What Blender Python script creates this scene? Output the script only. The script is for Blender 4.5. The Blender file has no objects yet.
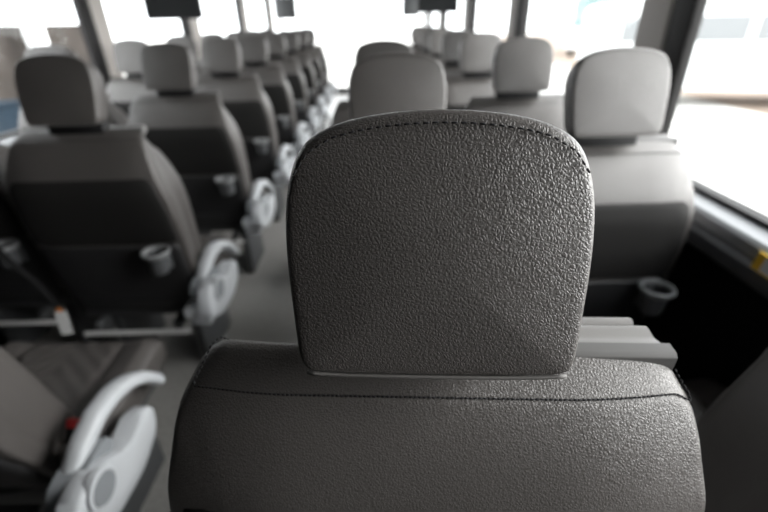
import bpy, bmesh, math, random
from mathutils import Vector, Matrix
random.seed(3)
S = bpy.context.scene
COL = S.collection
PI = math.pi

# ------------------------------------------------------------------ materials
def mat(name, col, rough=.5, metal=0, spec=.5, bump=None, emit=None):
    m = bpy.data.materials.new(name); m.use_nodes = True
    nt = m.node_tree; b = nt.nodes['Principled BSDF']
    b.inputs['Base Color'].default_value = (*col, 1)
    b.inputs['Roughness'].default_value = rough
    b.inputs['Metallic'].default_value = metal
    b.inputs['Specular IOR Level'].default_value = spec
    if bump:
        kind, scale, strength, dist = bump
        tc = nt.nodes.new('ShaderNodeTexCoord')
        if kind == 'leather':
            nz = nt.nodes.new('ShaderNodeTexNoise'); nz.inputs['Scale'].default_value = scale * .6
            nz.inputs['Detail'].default_value = 2
            mx = nt.nodes.new('ShaderNodeVectorMath'); mx.operation = 'MULTIPLY_ADD'
            mx.inputs[1].default_value = (.004, .004, .004)
            nt.links.new(tc.outputs['Object'], nz.inputs['Vector'])
            nt.links.new(nz.outputs['Color'], mx.inputs[0])
            nt.links.new(tc.outputs['Object'], mx.inputs[2])
            v = nt.nodes.new('ShaderNodeTexVoronoi'); v.feature = 'DISTANCE_TO_EDGE'
            v.inputs['Scale'].default_value = scale
            nt.links.new(mx.outputs[0], v.inputs['Vector'])
            rmp = nt.nodes.new('ShaderNodeMapRange'); rmp.interpolation_type = 'SMOOTHSTEP'
            rmp.inputs['From Max'].default_value = .30
            nt.links.new(v.outputs['Distance'], rmp.inputs['Value'])
            h = rmp.outputs['Result']
        else:
            v = nt.nodes.new('ShaderNodeTexNoise'); v.inputs['Scale'].default_value = scale
            v.inputs['Detail'].default_value = 4
            nt.links.new(tc.outputs['Object'], v.inputs['Vector'])
            h = v.outputs['Fac']
        bp = nt.nodes.new('ShaderNodeBump'); bp.inputs['Strength'].default_value = strength
        bp.inputs['Distance'].default_value = dist
        nt.links.new(h, bp.inputs['Height']); nt.links.new(bp.outputs['Normal'], b.inputs['Normal'])
    return m

def speckle(name, c1, c2, scale, rough, spec=.5):
    m = mat(name, c1, rough, spec=spec); nt = m.node_tree; b = nt.nodes['Principled BSDF']
    tc = nt.nodes.new('ShaderNodeTexCoord'); n = nt.nodes.new('ShaderNodeTexNoise')
    n.inputs['Scale'].default_value = scale; n.inputs['Detail'].default_value = 5
    r = nt.nodes.new('ShaderNodeValToRGB')
    r.color_ramp.elements[0].position = .38; r.color_ramp.elements[0].color = (*c1, 1)
    r.color_ramp.elements[1].position = .62; r.color_ramp.elements[1].color = (*c2, 1)
    nt.links.new(tc.outputs['Object'], n.inputs['Vector']); nt.links.new(n.outputs['Fac'], r.inputs['Fac'])
    nt.links.new(r.outputs['Color'], b.inputs['Base Color'])
    return m

def glass_mat(name, tint, gloss):
    m = bpy.data.materials.new(name); m.use_nodes = True; nt = m.node_tree; nt.nodes.clear()
    o = nt.nodes.new('ShaderNodeOutputMaterial'); mx = nt.nodes.new('ShaderNodeMixShader')
    t = nt.nodes.new('ShaderNodeBsdfTransparent'); t.inputs['Color'].default_value = (*tint, 1)
    g = nt.nodes.new('ShaderNodeBsdfGlossy'); g.inputs['Roughness'].default_value = .02
    mx.inputs['Fac'].default_value = gloss
    nt.links.new(t.outputs[0], mx.inputs[1]); nt.links.new(g.outputs[0], mx.inputs[2])
    nt.links.new(mx.outputs[0], o.inputs['Surface'])
    return m

LEATHER = mat('charcoal_leather', (.078, .0715, .068), .40, spec=.75, bump=('leather', 370, .32, .0011))
THREAD = mat('dark_thread', (.02, .02, .022), .8, spec=.2)
PIPING = mat('pale_piping', (.13, .125, .12), .6)
SHELL = mat('black_back_shell', (.02, .02, .021), .55, spec=.35, bump=('noise', 500, .2, .0006))
BACKPANEL = mat('near_black_panel', (.014, .0135, .013), .75, spec=.25, bump=('noise', 700, .3, .0005))
HOLDER = mat('smoked_plastic', (.075, .078, .082), .3)
RIM = mat('smoky_rim_plastic', (.19, .195, .20), .35)
LGREY = mat('light_grey_plastic', (.50, .52, .545), .42, bump=('noise', 700, .1, .0004))
MGREY = mat('mid_grey_plastic', (.22, .235, .25), .5)
DGREY = mat('dark_grey_plastic', (.06, .063, .066), .5)
HANDLE = mat('grey_handle_plastic', (.22, .215, .21), .42)
HANDLELIP = mat('charcoal_handle_plastic', (.10, .098, .096), .5)
STEEL = mat('brushed_steel', (.5, .5, .5), .35, metal=.9)
RED = mat('red_button', (.75, .04, .04), .4)
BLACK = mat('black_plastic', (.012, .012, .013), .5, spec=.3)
RUBBER = mat('black_rubber', (.010, .009, .009), .6, spec=.3)
WHITE = mat('white_tag_paper', (.8, .8, .8), .7)
ORANGE = mat('orange_tag', (.7, .22, .03), .6)
YELLOW = mat('yellow_sticker', (.85, .52, .03), .5)
FLOORM = speckle('grey_vinyl_floor', (.23, .225, .215), (.29, .283, .272), 60, .33)
CEIL = mat('pale_grey_ceiling', (.14, .14, .14), .8)
WALLM = mat('black_wall_carpet', (.010, .010, .0105), .9, spec=.1)
TRIM = mat('taupe_pillar_trim', (.46, .43, .405), .6)
LEDGE = mat('grey_ledge_plastic', (.34, .35, .365), .38)
RAILM = mat('slate_rail_plastic', (.055, .057, .062), .45)
GLASS = glass_mat('window_glass', (.97, .98, .98), .03)
SCREEN = mat('black_screen', (.012, .013, .014), .7, spec=.2)
VANW = mat('white_car_paint', (.75, .77, .77), .3)
VANGL = mat('grey_van_glass', (.19, .20, .205), .2)
TEAL = mat('teal_windshield_glass', (.13, .20, .20), .15)
TYRE = mat('tyre_rubber', (.03, .03, .03), .8)
SAND = speckle('sandy_ground', (.22, .175, .14), (.26, .205, .165), 1.2, .9, .2)
CONC = speckle('pale_concrete', (.52, .51, .49), (.58, .57, .55), 2, .85, .2)
BRICK = speckle('brown_brick', (.023, .0195, .017), (.030, .025, .022), 3, .9, .2)
BLUEM = mat('dark_blue_paint', (.010, .018, .027), .9, spec=.1)
ROOFM = mat('bus_outer_shell', (.6, .6, .6), .5)

# ------------------------------------------------------------------ mesh helpers
def link(name, me, m=None, parent=None, loc=None, rot=None, smooth=True):
    o = bpy.data.objects.new(name, me); COL.objects.link(o)
    if m:
        for mm in (m if isinstance(m, (list, tuple)) else [m]): me.materials.append(mm)
    if smooth:
        for p in me.polygons: p.use_smooth = True
    if parent: o.parent = parent
    if loc: o.location = loc
    if rot: o.rotation_euler = rot
    return o

def fin(bm, name, m=None, parent=None, sub=0, bevel=0, smooth=True, loc=None, rot=None, auto=None):
    bmesh.ops.recalc_face_normals(bm, faces=bm.faces[:])
    if bevel: bmesh.ops.bevel(bm, geom=bm.edges[:], offset=bevel, segments=3, profile=.5, affect='EDGES', clamp_overlap=True)
    me = bpy.data.meshes.new(name); bm.to_mesh(me); bm.free()
    o = link(name, me, m, parent, loc, rot, smooth)
    if auto is not None and smooth: me.set_sharp_from_angle(angle=auto)
    if sub:
        md = o.modifiers.new('sub', 'SUBSURF'); md.levels = md.render_levels = sub
    return o

def box(bm, x0, x1, y0, y1, z0, z1):
    v = [bm.verts.new((x, y, z)) for x in (x0, x1) for y in (y0, y1) for z in (z0, z1)]
    for q in ((0, 1, 3, 2), (4, 6, 7, 5), (0, 4, 5, 1), (2, 3, 7, 6), (0, 2, 6, 4), (1, 5, 7, 3)):
        bm.faces.new([v[i] for i in q])
    return v

def boxo(name, dims, m, parent=None, bevel=0, **k):
    bm = bmesh.new(); box(bm, *dims); return fin(bm, name, m, parent, bevel=bevel, auto=.6 if bevel else .3, **k)

def tube(bm, pts, r, n=8, caps=True, rads=None, flat=1.0):
    pts = [Vector(p) for p in pts]; rings = []
    up = Vector((0, 0, 1))
    for i, p in enumerate(pts):
        d = (pts[min(i + 1, len(pts) - 1)] - pts[max(i - 1, 0)]).normalized()
        a = d.cross(up)
        if a.length < 1e-3: a = d.cross(Vector((1, 0, 0)))
        a.normalize(); b = a.cross(d)
        rr = rads[i] if rads else r
        rings.append([bm.verts.new(p + a * math.cos(t) * rr + b * math.sin(t) * rr * flat) for t in [2 * PI * k / n for k in range(n)]])
    for A, B in zip(rings, rings[1:]):
        for k in range(n): bm.faces.new((A[k], A[(k + 1) % n], B[(k + 1) % n], B[k]))
    if caps: bm.faces.new(rings[0][::-1]); bm.faces.new(rings[-1])

def extrude_x(bm, prof, x0, x1, taper=None):
    """profile [(y,z)] extruded along x; taper: (dy-wise) function for the x1 end"""
    A = [bm.verts.new((x0, y, z)) for y, z in prof]
    B = [bm.verts.new((x1 - (taper(y, z) if taper else 0), y, z)) for y, z in prof]
    n = len(prof)
    for k in range(n): bm.faces.new((A[k], A[(k + 1) % n], B[(k + 1) % n], B[k]))
    bm.faces.new(A[::-1]); bm.faces.new(B)

def lathe(bm, prof, c=(0, 0, 0), n=24, axis='z', close=False):
    c = Vector(c); rings = []
    for r, h in prof:
        ring = []
        for k in range(n):
            t = 2 * PI * k / n
            p = Vector((r * math.cos(t), r * math.sin(t), h))
            if axis == 'x': p = Vector((h, r * math.cos(t), r * math.sin(t)))
            if axis == 'y': p = Vector((r * math.cos(t), h, r * math.sin(t)))
            ring.append(bm.verts.new(c + p))
        rings.append(ring)
    for A, B in zip(rings, rings[1:]):
        for k in range(n): bm.faces.new((A[k], A[(k + 1) % n], B[(k + 1) % n], B[k]))
    if close: bm.faces.new(rings[0][::-1]); bm.faces.new(rings[-1])

def resample(pts, n, closed=True):
    P = [Vector(p) for p in pts]
    if closed: P = P + [P[0]]
    L = [0]
    for a, b in zip(P, P[1:]): L.append(L[-1] + (b - a).length)
    out = []; cnt = n if closed else n - 1
    for i in range(n):
        d = L[-1] * i / cnt; k = 0
        while k < len(L) - 2 and L[k + 1] < d: k += 1
        f = (d - L[k]) / max(L[k + 1] - L[k], 1e-9)
        out.append(P[k].lerp(P[k + 1], min(1, f)))
    return out

def round_corner(pts, rs, seg=5):
    """2D polygon with fillet radii"""
    out = []; n = len(pts)
    for i in range(n):
        p = Vector(pts[i]); a = Vector(pts[i - 1]); b = Vector(pts[(i + 1) % n]); r = rs[i] if isinstance(rs, (list, tuple)) else rs
        u = (a - p); v = (b - p); r = min(r, u.length * .48, v.length * .48)
        if r < 1e-5: out.append(p); continue
        s = p + u.normalized() * r; e = p + v.normalized() * r
        for k in range(seg + 1):
            t = k / seg
            out.append(s * (1 - t) ** 2 + p * 2 * t * (1 - t) + e * t * t)
    return out

def offset2d(pts, d):
    n = len(pts); area = sum(pts[i - 1].x * pts[i].y - pts[i].x * pts[i - 1].y for i in range(n))
    sgn = 1 if area > 0 else -1; out = []
    for i in range(n):
        t = (pts[(i + 1) % n] - pts[i - 1]).normalized()
        nrm = Vector((t.y, -t.x)) * sgn
        out.append(pts[i] - nrm * d)
    return out

def puffy(bm, outline, layers, rear_dome, front_dome, ymap, rings=7, zdrop=None):
    """closed (x,z) outline stacked along y; layers = [(inset, y)] rear to front"""
    c = sum(outline, Vector((0, 0))) / len(outline)
    stack = []
    o0 = offset2d(outline, layers[0][0])
    for k in range(1, rings):                       # rear cap, centre outwards
        f = k / rings
        stack.append(([c + (p - c) * f for p in o0], layers[0][1] - rear_dome * (1 - f * f)))
    for ins, y in layers: stack.append((offset2d(outline, ins), y))
    o1 = offset2d(outline, layers[-1][0])
    for k in range(rings - 1, 0, -1):
        f = k / rings
        stack.append(([c + (p - c) * f for p in o1], layers[-1][1] + front_dome * (1 - f * f)))
    R = [[bm.verts.new((p.x, y + ymap(p.x, p.y), p.y - (zdrop(p.y, y) if zdrop else 0))) for p in pts] for pts, y in stack]
    n = len(outline)
    for A, B in zip(R, R[1:]):
        for k in range(n): bm.faces.new((A[k], A[(k + 1) % n], B[(k + 1) % n], B[k]))
    va = bm.verts.new((c.x, stack[0][1] - rear_dome / rings ** 2 * 0 + ymap(c.x, c.y), c.y))
    vb = bm.verts.new((c.x, stack[-1][1] + ymap(c.x, c.y), c.y))
    for k in range(n):
        bm.faces.new((va, R[0][(k + 1) % n], R[0][k])); bm.faces.new((vb, R[-1][k], R[-1][(k + 1) % n]))

def lerp_tab(tab, v):
    if v <= tab[0][0]: return tab[0][1]
    for (a, p), (b, q) in zip(tab, tab[1:]):
        if v <= b:
            f = (v - a) / (b - a); f = f * f * (3 - 2 * f) * .5 + f * .5
            return p + (q - p) * f
    return tab[-1][1]

def stitches(bm, path, step, length, r):
    P = resample(path, max(2, int(sum((Vector(b) - Vector(a)).length for a, b in zip(path, path[1:])) / step)), closed=False)
    for a, b in zip(P, P[1:]):
        d = (b - a).normalized()
        m = (a + b) / 2
        tube(bm, [m - d * length / 2, m - d * length * .3, m + d * length * .3, m + d * length / 2], r, 5, rads=[r * .5, r, r, r * .5])

def empty(name, label, cat, loc=(0, 0, 0), rz=0, group=None):
    o = bpy.data.objects.new(name, None); COL.objects.link(o); o.empty_display_size = .1
    o.location = loc; o.rotation_euler = (0, 0, rz); tag(o, label, cat, group); return o

def tag(o, label=None, cat=None, group=None, kind=None):
    if label: o['label'] = label
    if cat: o['category'] = cat
    if group: o['group'] = group
    if kind: o['kind'] = kind
    return o

def struct(o): o['kind'] = 'structure'; return o

# ------------------------------------------------------------------ the seat
LEAN = .31                                            # headrest forward lean
HZ, HY = 1.055, -.0375                                  # bottom of headrest
def head_y(x, z): return HY + (z - HZ) * LEAN + .10 * x * x
def head_outline():
    half = [(.0, 0), (.060, 0.0), (.098, .001), (.1045, .004), (.1080, .010), (.1095, .020), (.1115, .045), (.1140, .075), (.1150, .100),
            (.1140, .125), (.1115, .140), (.1065, .1575), (.0975, .1725), (.078, .1826), (.060, .1872), (.040, .1903), (.02, .1920), (0, .1925)]
    return [Vector((x, HZ + z)) for x, z in half] + [Vector((-x, HZ + z)) for x, z in half[-2:0:-1]]

# rear face of the backrest: y as a function of height
BACKY = [(.34, .03), (.45, .005), (.60, -.025), (.75, -.048), (.84, -.058), (.89, -.052), (.94, -.032), (1.0, .0)]
def back_y(x, z): return lerp_tab(BACKY, z) + .25 * max(0, abs(x) - .12) ** 2 * 4
WIDE = [(.38, .245), (.45, .262), (.62, .276), (.78, .275), (.88, .266), (.95, .252), (.985, .242), (1.003, .233)]
NARROW = [(.38, .235), (.46, .250), (.56, .256), (.66, .258), (.74, .257), (.82, .251), (.90, .231), (.96, .214), (.985, .206), (1.003, .198)]
SLIM = [(z, w * .72) for z, w in NARROW]
def back_outline(BACKW, bot=.39):
    pts = []
    for z in [bot, .42, .5, .58, .66, .74, .8, .85, .9, .94, .96, .978, .988]:
        pts.append(Vector((lerp_tab(BACKW, z), z)))
    wt = lerp_tab(BACKW, 1.0); pts.append(Vector((wt - .006, .9930))); pts.append(Vector((wt - .025, .9940)))
    for x in (.16 * wt / .23, .12, .08, .04): pts.append(Vector((x, .9943)))
    m = [Vector((-p.x, p.y)) for p in reversed(pts)]
    b = [Vector((x, bot)) for x in (-.15, -.05, .05, .15)]
    return pts + [Vector((0, .9943))] + m + b

def make_seat(name, label, group, aisle, BACKW):
    root = empty(name, label, 'seat', group=group)
    # headrest
    bm = bmesh.new()
    puffy(bm, resample(head_outline(), 72), [(.0065, .0), (.0045, .0008), (.0024, .003), (.0010, .0075), (.0, .016), (-.002, .035), (-.001, .060), (.004, .078), (.012, .088), (.022, .093)],
          .006, .006, head_y, zdrop=lambda z, y: max(0, min(1, (z - HZ - .10) / .08)) * (max(0, y - .006) * .30 + max(0, y - .03) * .30))
    h = fin(bm, 'headrest', LEATHER, root, sub=1)
    if BACKW is not WIDE: h.location.z = -.009; h.scale = (1, .80, 1)
    bm = bmesh.new()
    half = [(.1042, .1500), (.0935, .1650), (.0760, .1752), (.059, .1794), (.039, .1824), (.02, .1840), (0, .1845)]
    arc = [(-x, z) for x, z in half] + [(x, z) for x, z in half[-2::-1]]
    p3 = [(x, head_y(x, HZ + z) - .0022, HZ + z) for x, z in arc]
    stitches(bm, p3, .0062, .0042, .0008)
    st = fin(bm, 'stitching', THREAD, h); st['label'] = 'dark dashed seam stitching along the top'
    bm = bmesh.new()
    pp = [(x, head_y(x, HZ) - .0005 + .004, HZ + .0008 + .0016 * (abs(x) / .1) ** 6) for x in [-.101 + .202 * i / 30 for i in range(31)]]
    tube(bm, pp, .0017, 6)
    stp = fin(bm, 'piping', PIPING, h); stp['label'] = 'pale piped seam along the bottom edge'
    for sx in (-.045, .045):
        bm = bmesh.new(); tube(bm, [(sx, .030, .97), (sx, .036, 1.04), (sx, .045, 1.09)], .006, 10)
        fin(bm, 'headrest_post', BLACK, root)
    bm = bmesh.new(); box(bm, -.088, .088, .022, .062, .985, 1.075)  # black block added for the shadow between headrest and backrest
    hc = fin(bm, 'headrest_shade_block', BLACK, root, bevel=.012, auto=.8); hc['label'] = 'black block added as shade under the headrest'
    # backrest
    bm = bmesh.new()
    ol = resample(back_outline(BACKW), 120)
    c = Vector((0, .66)); stack = []
    def ring(scale_in, y, zfun=None):
        return [bm.verts.new((p.x, y + back_y(p.x, p.y), p.y)) if zfun is None else bm.verts.new(zfun(p, y)) for p in offset2d(ol, scale_in)]
    rings = []
    for k in range(1, 10):
        f = k / 10.
        rings.append([bm.verts.new((q.x, back_y(q.x, q.y) - .004 * (1 - f ** 4), q.y)) for q in [c + (p - c) * f for p in offset2d(ol, .005)]])
    def topf(narrow, rise):
        def fn(p, y):
            w = min(1, max(0, (p.y - .80) / .20)); w = w * w
            return (p.x * (1 - narrow * w), y + back_y(p.x, p.y) * (1 - .6 * (y / .13 if y < .13 else 1)), p.y + rise * w)
        return fn
    for ins, y, nar, rise in ((.0046, .0004, 0, 0), (.0022, .0016, 0, .0), (.0004, .0045, 0, .001), (.0, .008, 0, .004), (0, .02, .025, .014), (0, .036, .055, .029), (.004, .048, .08, .0355), (.01, .058, .10, .032), (.012, .085, .12, -.005), (.008, .12, .12, -.05), (.014, .15, .12, -.06), (.03, .16, .12, -.07)):
        rings.append(ring(ins, y, topf(nar, rise)))
    for k in range(8, 0, -1):
        f = k / 9.
        rings.append([bm.verts.new((q.x, .12 + .04 * f ** 2 + back_y(q.x, q.y) * .4, q.y - .06 * max(0, (q.y - .8) / .2))) for q in [c + (p - c) * f for p in offset2d(ol, .035)]])
    n = len(ol)
    wt = lerp_tab(BACKW, 1.0)
    L2 = rings[9 + 2]
    seam = sorted([v.co + Vector((0, -.0010, .0006)) for v in L2 if v.co.z > .9845], key=lambda p: p.x)
    sides = []
    for sx in (-1, 1):
        ci = min(range(n), key=lambda k: (L2[k].co - Vector((sx * (wt - .001), L2[k].co.y, .9865))).length)
        sides.append([rings[9 + q][ci].co + Vector((sx * .0002, -.0002, .0006)) for q in range(2, 8)])
    for A, B in zip(rings, rings[1:]):
        for k in range(n): bm.faces.new((A[k], A[(k + 1) % n], B[(k + 1) % n], B[k]))
    bm.faces.new(rings[0][::-1]); bm.faces.new(rings[-1])
    bk = fin(bm, 'backrest', LEATHER, root, sub=1)
    bm = bmesh.new()
    stitches(bm, seam, .0042, .0036, .0010)
    for pth in sides: stitches(bm, pth, .0045, .0036, .0010)
    sm = fin(bm, 'stitching', THREAD, bk); sm['label'] = 'dark stitched seam along the shoulder'
    # grab handle on the right shoulder
    hx = wt - .003
    bm = bmesh.new()
    prof = round_corner([Vector(p) for p in ((.048, .998), (.046, 1.0225), (.052, 1.0225), (.059, 1.0205), (.065, 1.0225), (.071, 1.0245), (.077, 1.023), (.082, .998))], .003, 3)
    extrude_x(bm, [(p.x, p.y) for p in prof], .080, hx - .006, lambda y, z: .10 * max(0, y - .03) + .5 * max(0, z - 1.03))
    gh = fin(bm, 'grab_handle', HANDLE, root, auto=.7); gh['label'] = 'grey plastic grab handle on the shoulder'
    bm = bmesh.new()
    prof = round_corner([Vector(p) for p in ((.034, .998), (.0325, 1.0185), (.0365, 1.0220), (.050, 1.0230), (.050, .998))], .0016, 3)
    extrude_x(bm, [(p.x, p.y) for p in prof], .085, hx)
    fin(bm, 'handle_lip', HANDLELIP, gh, auto=.7)
    bm = bmesh.new(); 
    prof = round_corner([Vector(p) for p in ((.086, 1.0), (.084, 1.0165), (.089, 1.0200), (.096, 1.0190), (.100, 1.0))], .002, 3)
    extrude_x(bm, [(p.x, p.y) for p in prof], .085, hx - .016, lambda y, z: .25 * max(0, y - .1))
    fin(bm, 'handle_flap', HANDLE, gh, auto=.7)
    # back shell with ribs
    bm = bmesh.new()
    side = lambda z: lerp_tab(BACKW, z) - .016
    so = resample(round_corner([Vector(p) for p in ((-side(.40), .335), (side(.40), .335), (side(.52), .52), (side(.63), .645), (-side(.63), .645), (-side(.52), .52))], [.03, .03, .0, .02, .02, 0], 5), 60)
    c2 = Vector((0, .52)); R = []
    for f, dy in [(k / 8, -.011) for k in range(1, 8)] + [(.985, -.011), (1, -.006), (1.0, .01)]:
        R.append([bm.verts.new((q.x, back_y(q.x, q.y) + dy, q.y)) for q in [c2 + (p - c2) * f for p in so]])
    for A, B in zip(R, R[1:]):
        for k in range(60): bm.faces.new((A[k], A[(k + 1) % 60], B[(k + 1) % 60], B[k]))
    bm.faces.new(R[0][::-1])
    sh = fin(bm, 'back_shell', SHELL, root); sh['label'] = 'black moulded shell on the lower back'
    bm = bmesh.new()  # near-black panel laid over the middle of the back
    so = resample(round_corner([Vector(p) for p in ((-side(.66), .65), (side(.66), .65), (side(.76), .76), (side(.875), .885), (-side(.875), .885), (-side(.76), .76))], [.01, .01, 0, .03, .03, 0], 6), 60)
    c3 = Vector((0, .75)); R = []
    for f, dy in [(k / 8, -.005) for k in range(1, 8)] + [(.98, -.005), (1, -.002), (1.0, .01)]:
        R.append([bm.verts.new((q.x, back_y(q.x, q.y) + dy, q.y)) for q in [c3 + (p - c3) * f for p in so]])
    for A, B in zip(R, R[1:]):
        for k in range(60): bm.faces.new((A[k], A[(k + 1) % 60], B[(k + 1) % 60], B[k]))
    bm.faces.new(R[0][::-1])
    pk = fin(bm, 'back_panel', BACKPANEL, root); pk['label'] = 'near-black panel across the middle of the back'
    for z, r in ((.425, .007), (.40, .009)):
        bm = bmesh.new()
        tube(bm, [(x, back_y(x, z) - .012 + .02 * (abs(x) / .24) ** 4, z) for x in [(-.235 + .47 * i / 16) * side(.44) / .237 for i in range(17)]], r, 8)
        fin(bm, 'shell_rib', SHELL, sh)
    # cup holder
    bm = bmesh.new(); cx, cz = .185, .622
    cy = back_y(cx, cz) - .052
    lathe(bm, [(.0, cz - .060), (.026, cz - .058), (.030, cz - .048), (.035, cz + .006), (.0355, cz + .012), (.033, cz + .012), (.028, cz - .046), (0, cz - .050)], (cx, cy, 0), 28)
    ch = fin(bm, 'cup_holder', HOLDER, root, auto=.8); ch['label'] = 'smoky plastic cup holder'
    bm = bmesh.new(); lathe(bm, [(.0345, cz + .010), (.040, cz + .007), (.046, cz + .014), (.047, cz + .020), (.044, cz + .025), (.038, cz + .024), (.0335, cz + .016), (.0345, cz + .010)], (cx, cy, 0), 32)
    rm = fin(bm, 'rim', RIM, ch); rm['label'] = 'paler ring around the cup holder'
    bm = bmesh.new(); box(bm, cx - .022, cx + .022, cy + .030, cy + .05, cz - .065, cz + .015)
    fin(bm, 'holder_bracket', HOLDER, ch, bevel=.004, auto=.6)
    # cushion with quilted top
    bm = bmesh.new(); NX, NY = 40, 36; G = []
    for j in range(NY + 1):
        row = []
        for i in range(NX + 1):
            u = i / NX * 2 - 1; v = j / NY
            x = .245 * u * (1 - .06 * v ** 6); y = .05 + .44 * v
            edge = max(0, abs(u) - .86) / .14; fr = max(0, v - .88) / .12
            z = .45 + .018 * max(0, abs(u) - .6) / .4 - .022 * edge ** 2 - .03 * fr ** 2
            if abs(u) < .58 and .04 < v < .9:
                a = (abs(x) * .9 + y) / .055; z += .012 * abs(math.sin(a * PI)) ** .6 - .006
            for sp in (.6, .97):
                if abs(abs(u) - sp) < .03: z -= .008
            row.append(bm.verts.new((x, y, z)))
        G.append(row)
    for j in range(NY):
        for i in range(NX): bm.faces.new((G[j][i], G[j][i + 1], G[j + 1][i + 1], G[j + 1][i]))
    loop = G[0][:] + [r[-1] for r in G[1:]] + G[-1][-2::-1] + [r[0] for r in G[-2:0:-1]]
    prev = loop
    for sc, z in ((1.012, .42), (1.005, .365), (.96, .345)):
        cur = [bm.verts.new((v.co.x * sc, (v.co.y - .27) * sc + .27, z)) for v in loop]
        for k in range(len(loop)): bm.faces.new((prev[k], prev[(k + 1) % len(loop)], cur[(k + 1) % len(loop)], cur[k]))
        prev = cur
    bm.faces.new(prev)
    cu = fin(bm, 'cushion', LEATHER, root); cu['label'] = 'seat cushion with quilted centre panel'
    # base
    bm = bmesh.new(); box(bm, -.225, .225, .03, .46, .31, .375)
    for sx in (-.15, .15): box(bm, sx - .015, sx + .015, -.0279, .05, .276, .32)
    fin(bm, 'seat_base', DGREY, root, bevel=.012, auto=.6)
    bm = bmesh.new(); box(bm, -.20, .20, -.045, -.028, .274, .286)
    sr = fin(bm, 'base_rail', WHITE, root, bevel=.003, auto=.6); sr['label'] = 'pale metal rail below the backrest'
    for sx in (-.16, .16):
        bm = bmesh.new(); box(bm, sx - .02, sx + .02, .10, .38, 0.0, .32)
        fin(bm, 'leg', DGREY, root, bevel=.006, auto=.6)
    # buckle
    bm = bmesh.new(); box(bm, -.014, .014, -.006, .006, -.05, .045)
    bb = fin(bm, 'belt_buckle', BLACK, root, bevel=.004, auto=.6, loc=(.208, .088, .462), rot=(-.5, .1, 0))
    bm = bmesh.new(); box(bm, -.013, .013, -.0075, .0075, .030, .050)
    rb = fin(bm, 'release_button', RED, bb, bevel=.003, auto=.6); rb['label'] = 'red release button'
    if aisle:
        # side cover: big light grey panel under the armrest
        bm = bmesh.new()
        prof = round_corner([Vector(p) for p in ((-.13, .40), (-.03, .355), (.10, .35), (.19, .39), (.20, .452), (.155, .476), (.07, .455), (-.01, .51), (-.09, .505), (-.13, .46))], [.02, .03, .04, .03, .02, .02, .03, .04, .04, .03], 5)
        A = [(p.x, p.y) for p in prof]
        cxp = sum(a for a, b in A) / len(A); czp = sum(b for a, b in A) / len(A)
        R = []
        for f, x in ((.94, .296), (1, .302), (1, .334), (.975, .342), (.93, .346), (.5, .348)):
            R.append([bm.verts.new((x, cxp + (y - cxp) * f, czp + (z - czp) * f)) for y, z in A])
        for P, Q in zip(R, R[1:]):
            for k in range(len(A)): bm.faces.new((P[k], P[(k + 1) % len(A)], Q[(k + 1) % len(A)], Q[k]))
        bm.faces.new(R[0][::-1]); bm.faces.new(R[-1])
        sc = fin(bm, 'side_cover', LGREY, root, auto=.8); sc['label'] = 'light grey plastic side cover'
        bm = bmesh.new()
        for y, z in ((-.08, .395), (-.05, .345)): box(bm, .24, .315, y - .04, y + .03, z, z + .04)
        fin(bm, 'side_bracket', LGREY, root, bevel=.008, auto=.6)
        # armrest: curved pad
        path = [(-.05, .445), (-.02, .487), (.03, .520), (.09, .540), (.15, .540), (.21, .522), (.26, .488), (.30, .442), (.325, .405)]
        P = resample([Vector(p) for p in path], 22, closed=False)
        bm = bmesh.new(); R = []
        for i, p in enumerate(P):
            t = i / 21; a = P[max(0, i - 1)]; b = P[min(21, i + 1)]; d = (b - a).normalized(); nn = Vector((-d.y, d.x))
            w = (.020 + .006 * math.sin(min(1, t * 1.3) * PI / 2)) * (1 if t < .86 else max(.25, math.sqrt(max(0, 1 - ((t - .86) / .14) ** 2))))
            hh = (.022 - .007 * t) * (1 if t < .9 else max(.3, math.sqrt(max(0, 1 - ((t - .9) / .1) ** 2))))
            ring = []
            for k in range(16):
                th = 2 * PI * k / 16; cs, sn = math.cos(th), math.sin(th)
                q = abs(cs) ** .7 * (1 if cs > 0 else -1), abs(sn) ** .7 * (1 if sn > 0 else -1)
                off = nn * q[1] * hh
                ring.append(bm.verts.new((.284 + q[0] * w + .014 * t * t, p.x + off.x, p.y + off.y)))
            R.append(ring)
        for A2, B2 in zip(R, R[1:]):
            for k in range(16): bm.faces.new((A2[k], A2[(k + 1) % 16], B2[(k + 1) % 16], B2[k]))
        bm.faces.new(R[0][::-1]); bm.faces.new(R[-1])
        ar = fin(bm, 'armrest', [LGREY], root); ar['label'] = 'curved light grey armrest'
        bm = bmesh.new()
        prof = round_corner([Vector(p) for p in ((-.09, .46), (-.01, .445), (.07, .475), (.06, .51), (.02, .512), (-.06, .50))], .015, 4)
        extrude_x(bm, [(p.x, p.y) for p in prof], .262, .320)
        hb = fin(bm, 'armrest_hub', MGREY, ar, auto=.7); hb['label'] = 'darker grey hinge of the armrest'
        bm = bmesh.new(); lathe(bm, [(.0, .335), (.042, .335), (.045, .350), (.044, .354), (.036, .356), (.035, .3535), (0, .3535)], (0, -.038, .470), 28, axis='x')
        pc = fin(bm, 'pivot_cap', LGREY, sc, auto=.6)
        bm = bmesh.new(); lathe(bm, [(.0, .3565), (.033, .3565), (.0345, .3535)], (0, -.038, .470), 28, axis='x')
        pd = fin(bm, 'cap_disc', MGREY, sc, auto=.6); pd['label'] = 'darker grey round cap'
    return root

def copy_tree(o, parent=None, depth=0):
    c = o.copy(); COL.objects.link(c)
    if parent: c.parent = parent
    for ch in list(o.children): copy_tree(ch, c, depth + 1)
    return c

def dup(proto, label, group, loc, rz=0):
    c = copy_tree(proto); c.location = loc; c.rotation_euler = (0, 0, rz); c['label'] = label; c['group'] = group
    return c

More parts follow.
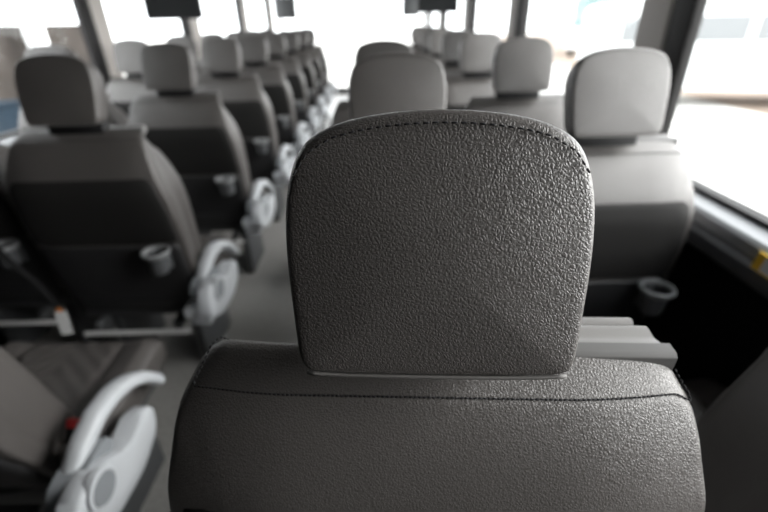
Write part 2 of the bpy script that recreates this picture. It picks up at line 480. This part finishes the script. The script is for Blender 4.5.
DETAIL = ('stitching', 'piping', 'handle_lip', 'handle_flap', 'headrest_post', 'release_button', 'holder_bracket', 'shell_rib')
def simplify(root):
    for ch in list(root.children):
        for g in list(ch.children):
            if g.name.split('.')[0] in DETAIL: bpy.data.objects.remove(g)
        if ch.name.split('.')[0] in DETAIL: bpy.data.objects.remove(ch)
        else: ch.modifiers.clear()

def recline(root, deg, dx=0):
    p = Vector((0, .06, .45)); M = Matrix.Translation(p + Vector((dx, 0, 0))) @ Matrix.Rotation(math.radians(deg), 4, 'X') @ Matrix.Translation(-p)
    for ch in root.children:
        if ch.name.split('.')[0] in ('headrest', 'headrest_post', 'headrest_shade_block', 'backrest', 'back_shell', 'back_panel', 'grab_handle', 'cup_holder'): ch.matrix_local = M

GL, GLW, GR, GRW = 'seats along the left side of the aisle', 'window seats on the left side', 'seats along the right side of the aisle', 'window seats on the right side'
front = make_seat('bus_seat', 'large charcoal leather bus seat nearest in sharp focus, headrest filling the middle', GR, False, WIDE)
front.location = (.0415, .283, -.001); front.rotation_euler = (0, 0, math.radians(-3.5))
aisle = make_seat('bus_seat', 'left aisle seat cut off at the lower left, with quilted cushion and armrest showing', GL, True, NARROW)
aisle.location = (-.936, .595, 0)
ordn = ['first', 'second', 'third', 'fourth', 'fifth', 'sixth', 'seventh', 'eighth', 'ninth', 'tenth']
LEFTY = [1.35 + .755 * k for k in range(8)]
for k, y in enumerate(LEFTY):
    lab = ['largest left aisle seat, big headrest by the left window and white tag below its back',
           'left aisle seat just in front of the large one, wall monitor above its headrest',
           'third left aisle seat headrest from the left, pale strip down its right edge'][k] if k < 3 else \
        '%s headrest from the near end in the row left of the aisle' % ordn[k]
    c = dup(aisle, lab, GL, (-.936, y, 0))
    if k > 1: simplify(c)
plain = None
for k in range(0, 8):
    y = LEFTY[k] + .08
    lab = {0: 'left window seat cut off by the left picture edge, beside the largest left aisle seat',
           1: 'left window seat whose headrest peeks out above the big left headrest',
           2: 'left window seat with pale headrest between the two nearest left aisle headrests'}.get(k, '%s left window seat from the near end, mostly hidden behind aisle seats' % ordn[k])
    if plain is None:
        plain = make_seat('bus_seat', lab, GLW, False, NARROW); plain.location = (-1.50, y, 0)
    else:
        c = dup(plain, lab, GLW, (-1.50, y, 0))
        simplify(c)
near = make_seat('bus_seat', 'dark seat back edge cut off at the lower right corner', GRW, False, SLIM)
near.location = (.648, .355, 0); recline(near, 7)
recline(aisle, 12, -.055)
RY = [1.053 + .74 * k for k in range(8)]
for k, y in enumerate(RY):
    lab = {0: 'right window seat with large headrest beside the black window pillar and low cup holder',
           1: 'second right window seat, headrest just left of the largest window-side headrest',
           2: 'third right window seat, headrest below the right window pillars'}.get(k, '%s right window seat from the near end, small headrest far up the bus' % ordn[k])
    c = dup(plain, lab, GRW, (.568, y, 0))
    if k > 1: simplify(c)
    lab = {0: 'right aisle seat directly ahead of the sharp front headrest, its headrest showing above it',
           1: 'right aisle seat whose headrest tip shows above the headrest in the middle'}.get(k, '%s right aisle seat from the near end, hidden behind the middle headrests' % ordn[k])
    if k < 2: c = dup(plain, lab, GR, (.048 if k == 0 else .03, y, 0), 0)

# white tag hanging behind the left seat
tg = empty('hanging_tag', 'white tag on a black strap hanging below the big left seat back', 'tag', (-1.10, 1.215, .455))
bm = bmesh.new(); box(bm, -.02, .02, -.001, .001, -.085, 0); fin(bm, 'tag_card', WHITE, tg, smooth=False, rot=(-.25, -.1, 0))
bm = bmesh.new(); box(bm, -.008, .008, -.002, .002, -.002, .012); fin(bm, 'tag_loop', ORANGE, tg, smooth=False)
bm = bmesh.new()
tube(bm, [(-.17, .03, .40), (-.155, .025, .31), (-.11, .02, .20), (-.045, .015, .10), (-.002, .004, .02)], .012, 8, flat=.4)
fin(bm, 'strap', WALLM, tg)

# ------------------------------------------------------------------ the bus body
XR, XL = .92, -1.78
YB, YF = -.36, 9.4
SILL, TOPW, ROOF = .862, 1.80, 2.05
struct(boxo('floor', (XL, XR, YB, YF, -.06, 0), FLOORM))
struct(boxo('ceiling', (XL - .05, XR + .05, YB, YF, ROOF, ROOF + .06), CEIL))
struct(boxo('wall_back_blocker', (XL - .05, XR + .05, YB - .06, YB, -.06, ROOF), WALLM))  # unseen rear wall, set close behind the camera to block light
PY = [1.45, 3.06, 4.62, 6.50, 8.2]
for side, X, s in (('right', XR, 1), ('left', XL, -1)):
    a, b = (X, X + .05) if s > 0 else (X - .05, X)
    w = struct(boxo('wall_' + side, (a, b, YB, YF, -.06, SILL - .012), WALLM))
    w2 = boxo('header', (a, b, YB, YF, TOPW, ROOF), CEIL, w); w2['label'] = 'pale band above the windows'
    # sill ledge: pale top, slate rail below
    bm = bmesh.new()
    prof = [(0, SILL - .012), (.052, SILL - .024), (.060, SILL - .034), (.060, SILL - .06), (0, SILL - .06)]
    V = []
    for y in (YB, YF): V.append([bm.verts.new((X - s * d, y, z)) for d, z in prof])
    for k in range(5): bm.faces.new((V[0][k], V[0][(k + 1) % 5], V[1][(k + 1) % 5], V[1][k]))
    bm.faces.new(V[0][::-1]); bm.faces.new(V[1])
    struct(fin(bm, 'trim_1' if s > 0 else 'trim_2', LEDGE, auto=.5))
    bm = bmesh.new()
    prof = [(0, SILL - .0601), (.062, SILL - .0601), (.078, SILL - .075), (.084, SILL - .105), (.07, SILL - .118), (0, SILL - .118)]
    V = []
    for y in (YB, YF): V.append([bm.verts.new((X - s * d, y, z)) for d, z in prof])
    for k in range(6): bm.faces.new((V[0][k], V[0][(k + 1) % 6], V[1][(k + 1) % 6], V[1][k]))
    bm.faces.new(V[0][::-1]); bm.faces.new(V[1])
    struct(fin(bm, 'trim_3' if s > 0 else 'trim_4', RAILM, auto=.5))
    edges = [YB] + PY + [YF]
    for k in range(len(edges) - 1):
        y0, y1 = edges[k], edges[k + 1]
        if s < 0 and y1 < 1.5:                   # unseen panel added to block light from the left rear
            bp = boxo('light_block_panel', (a, b, y0, y1 - .1, SILL - .0119, TOPW), WALLM, w); bp['label'] = 'unseen dark panel added to block window light'; continue
        bm = bmesh.new(); box(bm, a + .02, b - .02, y0 + .04, y1 - .04, SILL, TOPW)
        g = struct(fin(bm, 'window_%d' % (k + 1 + (0 if s > 0 else 10)), GLASS, smooth=False))
        bm = bmesh.new()                                 # black rubber gasket round the pane
        xa, xb = (X - .008, X + .03) if s > 0 else (X - .03, X + .008)
        for d in ((y0, y1, SILL - .012, SILL), (y0, y1, TOPW - .02, TOPW), (y0, y0 + .045, SILL, TOPW), (y1 - .045, y1, SILL, TOPW)):
            box(bm, xa, xb, *d)
        fin(bm, 'window_frame', RUBBER, g, smooth=False)
    for k, y in enumerate(PY):
        bm = bmesh.new(); x0, x1 = (X - .045, X - .008) if s > 0 else (X + .008, X + .045)
        box(bm, x0, x1, y + .0, y + (.17 if k < 2 else .26), SILL - .02, TOPW)
        p = struct(fin(bm, 'trim_%d' % (5 + k + (0 if s > 0 else 6)), TRIM, bevel=.012, auto=.6))
        bm = bmesh.new(); box(bm, x0 + .004, x1 + .004, y - .10, y - .001, SILL - .02, TOPW)
        fin(bm, 'pillar_rubber', RUBBER, p, bevel=.008, auto=.6)

# front end
wf = struct(boxo('wall_front', (XL - .05, XR + .05, YF, YF + .06, -.06, .12), WALLM))
bm = bmesh.new(); box(bm, XL, XR, YF + .02, YF + .03, .12, ROOF)
gl = struct(fin(bm, 'window_20', GLASS, smooth=False))
for k, (x0, x1) in enumerate(((-1.80, -1.40), (.49, .80))):
    v = empty('sun_visor', ['dark sun visor at the top left of the windscreen', 'dark sun visor left of the right-hand monitor'][k], 'sun visor', (x0, YF - .5, 1.36), 0, 'sun visors at the windscreen')
    bm = bmesh.new(); box(bm, 0, x1 - x0, 0, .02, 0, .35); fin(bm, 'visor_panel', DGREY, v, bevel=.008, auto=.6)
    bm = bmesh.new(); tube(bm, [((x1 - x0) / 2, .01, .34), ((x1 - x0) / 2, .03, ROOF - 1.36)], .01, 8); fin(bm, 'visor_arm', BLACK, v)

# monitors
def monitor(label, x, y, w, hh, zb, side):
    t = empty('wall_monitor', label, 'monitor', (x, y, zb), 0, 'hanging monitors')
    bm = bmesh.new(); box(bm, -w / 2, w / 2, 0, .04, 0, hh); hs = fin(bm, 'housing', BLACK, t, bevel=.006, auto=.6)
    bm = bmesh.new(); box(bm, -w / 2 + .012, w / 2 - .012, -.002, .001, .015, hh - .012); fin(bm, 'screen', SCREEN, hs, smooth=False)
    bm = bmesh.new(); tube(bm, [(.05, .02, hh - .02), (.05, .05, ROOF - zb)], .018, 10); fin(bm, 'bracket', BLACK, t)
monitor('black monitor hanging above the left seats', -1.335, 3.3, .37, .30, 1.338, -1)
monitor('black monitor hanging above the right seats far ahead', 0.595, 4.65, .385, .28, 1.356, 1)

# yellow warning sticker on the right rail
ws = empty('warning_sticker', 'yellow edged warning sticker on the rail under the right window', 'sticker', (XR - .082, .775, .812))
bm = bmesh.new(); box(bm, -.0035, .0, -.05, .05, -.018, .022); fin(bm, 'sticker_sheet', YELLOW, ws, smooth=False, rot=(0, .18, 0))
bm = bmesh.new(); box(bm, -.0042, -.0034, -.045, .028, -.014, .016); fin(bm, 'white_field', WHITE, ws, smooth=False, rot=(0, .18, 0))

# ------------------------------------------------------------------ outside
GZ = -.62
struct(boxo('ground', (-60, 60, -30, 80, GZ - .1, GZ), CONC, smooth=False))
bm = bmesh.new(); box(bm, 8.2, 40.0, 8, 60, GZ, GZ + .004); struct(fin(bm, 'sandy_ground', SAND, smooth=False))

def van(label, loc, rz, L=5.6, Wd=2.0, H=2.5, hood=.9, glass=VANGL, shuttle=False):
    t = empty('white_van', label, 'van', loc, rz, 'parked white vans')
    prof = [(0, .38), (0, 1.0), (.12, 1.12), (hood, 1.28), (hood + .75, H - .12), (hood + 1.0, H), (L - .1, H), (L, H - .15), (L, .38)]
    if shuttle: prof = [(0, .38), (0, 1.1), (.05, 1.25), (.15, 1.3), (.5, H - .1), (.75, H), (L - .1, H), (L, H - .2), (L, .38)]
    pr = round_corner([Vector(p) for p in prof], .07, 4)
    bm = bmesh.new(); extrude_x(bm, [(p.x, p.y) for p in pr], -Wd / 2, Wd / 2)
    b = fin(bm, 'body', VANW, t, auto=.5)
    f0 = (hood, 1.28) if not shuttle else (.15, 1.3); f1 = (hood + .75, H - .12) if not shuttle else (.5, H - .1)
    bm = bmesh.new()
    d = Vector((f1[0] - f0[0], f1[1] - f0[1])); nrm = Vector((-d.y, d.x)).normalized() * .012
    q = [(f0[0] + d.x * .06, f0[1] + d.y * .06), (f0[0] + d.x * .95, f0[1] + d.y * .95)]
    prof2 = [(q[0][0] + nrm.x, q[0][1] + nrm.y), (q[1][0] + nrm.x, q[1][1] + nrm.y), (q[1][0] - nrm.x, q[1][1] - nrm.y), (q[0][0] - nrm.x, q[0][1] - nrm.y)]
    extrude_x(bm, prof2, -Wd / 2 + .12, Wd / 2 - .12); fin(bm, 'windscreen', glass, t, smooth=False)
    for s in (-1, 1):
        bm = bmesh.new(); x = s * Wd / 2
        y = hood + .9 if not shuttle else .7
        n = 0
        while y < L - .6:
            e = min(y + 1.15, L - .3)
            bmw = bmesh.new(); box(bmw, x - .012, x + .012, y, e, 1.38, H - .28); fin(bmw, 'side_window', glass, t, smooth=False); y = e + .16
        bm.free()
        bm = bmesh.new(); box(bm, min(x, x + s * .2), max(x, x + s * .2), hood + .3 if not shuttle else .2, (hood if not shuttle else 0) + .42, 1.4, 1.75)
        fin(bm, 'wing_mirror', BLACK, t, bevel=.02, auto=.6)
        for yy in (.85, L - 1.1):
            bm = bmesh.new(); lathe(bm, [(0, -.11), (.28, -.11), (.35, -.08), (.36, 0), (.35, .08), (.28, .11), (0, .11)], (s * (Wd / 2 - .1), yy, .36), 24, axis='x')
            fin(bm, 'wheel', TYRE, t, auto=.7)
    return t
van('white van with grey side windows close outside the right window', (11.2, 10.2, GZ), PI * .5 - .30, L=6.2, H=2.15)
van('white shuttle van with teal windscreen further off on the right', (11.0, 24.5, GZ), -.6, L=7, Wd=2.3, H=3.3, glass=TEAL, shuttle=True)
van('white van beside the shuttle with teal windscreen', (18.8, 33.0, GZ), -.3, L=6, Wd=2.1, H=2.9)

bw = boxo('brick_wall', (-9.2, -8.9, -2, 16.5, GZ, 1.40), BRICK); tag(bw, 'low brown brick wall outside the left window', 'wall')
wc = empty('white_container', 'white box shape standing before the brown wall outside', 'container', (-8.3, 11.95, GZ))
boxo('container_body', (-.13, .13, -.22, .22, .0, 2.1), VANW, wc, bevel=.03)
boxo('container_lid', (-.15, .15, -.24, .24, 2.1, 2.18), VANW, wc, bevel=.02)
bb = empty('blue_trough', 'dark blue low trough in front of the brown wall', 'trough', (-7.6, 6.2, GZ))
boxo('trough', (-.4, .4, -3, 3, 0, .62), BLUEM, bb, bevel=.03)
boxo('trough_rim', (-.44, .44, -3.04, 3.04, .62, .68), BLUEM, bb, bevel=.015)

# ------------------------------------------------------------------ light
w = bpy.data.worlds.new('overcast'); S.world = w; w.use_nodes = True
nt = w.node_tree; bg = nt.nodes['Background']
bg.inputs['Color'].default_value = (.97, .985, 1, 1); bg.inputs['Strength'].default_value = 4.0

sl = bpy.data.lights.new('hazy_sun', 'SUN'); sl.energy = 8.5; sl.angle = math.radians(60); sl.color = (1, .97, .94)
so_ = bpy.data.objects.new('hazy_sun', sl); COL.objects.link(so_)
so_.rotation_euler = Vector((-.90, .09, -.38)).to_track_quat('-Z', 'Y').to_euler()

# ------------------------------------------------------------------ camera
F, HYP, VX, ROLL, CZ = 430., 21., 375., -.031, 1.3
v = Vector(((VX - 384) / F, (256 - HYP) / F, -1)).normalized()
z = Vector((0, 1, 0)) - v * v.y; z.normalize()
z = z * math.cos(ROLL) + v.cross(z) * math.sin(ROLL)
x = v.cross(z)
R = Matrix((x, v, z))                                    # world_from_cam rows
cam = bpy.data.cameras.new('camera'); co = bpy.data.objects.new('camera', cam); COL.objects.link(co)
co.matrix_world = Matrix.Translation((0, 0, CZ)) @ R.to_4x4()
cam.sensor_width = 36; cam.lens = 36 * F / 768; cam.clip_start = .02; cam.clip_end = 300
cam.dof.use_dof = True; cam.dof.focus_distance = .325; cam.dof.aperture_fstop = 3.2
S.camera = co
S.view_settings.view_transform = 'Standard'; S.view_settings.look = 'None'
S.view_settings.exposure = .4; S.view_settings.gamma = 1
S.cycles.max_bounces = 10; S.cycles.diffuse_bounces = 5; S.cycles.transparent_max_bounces = 16
S.cycles.use_denoising = True
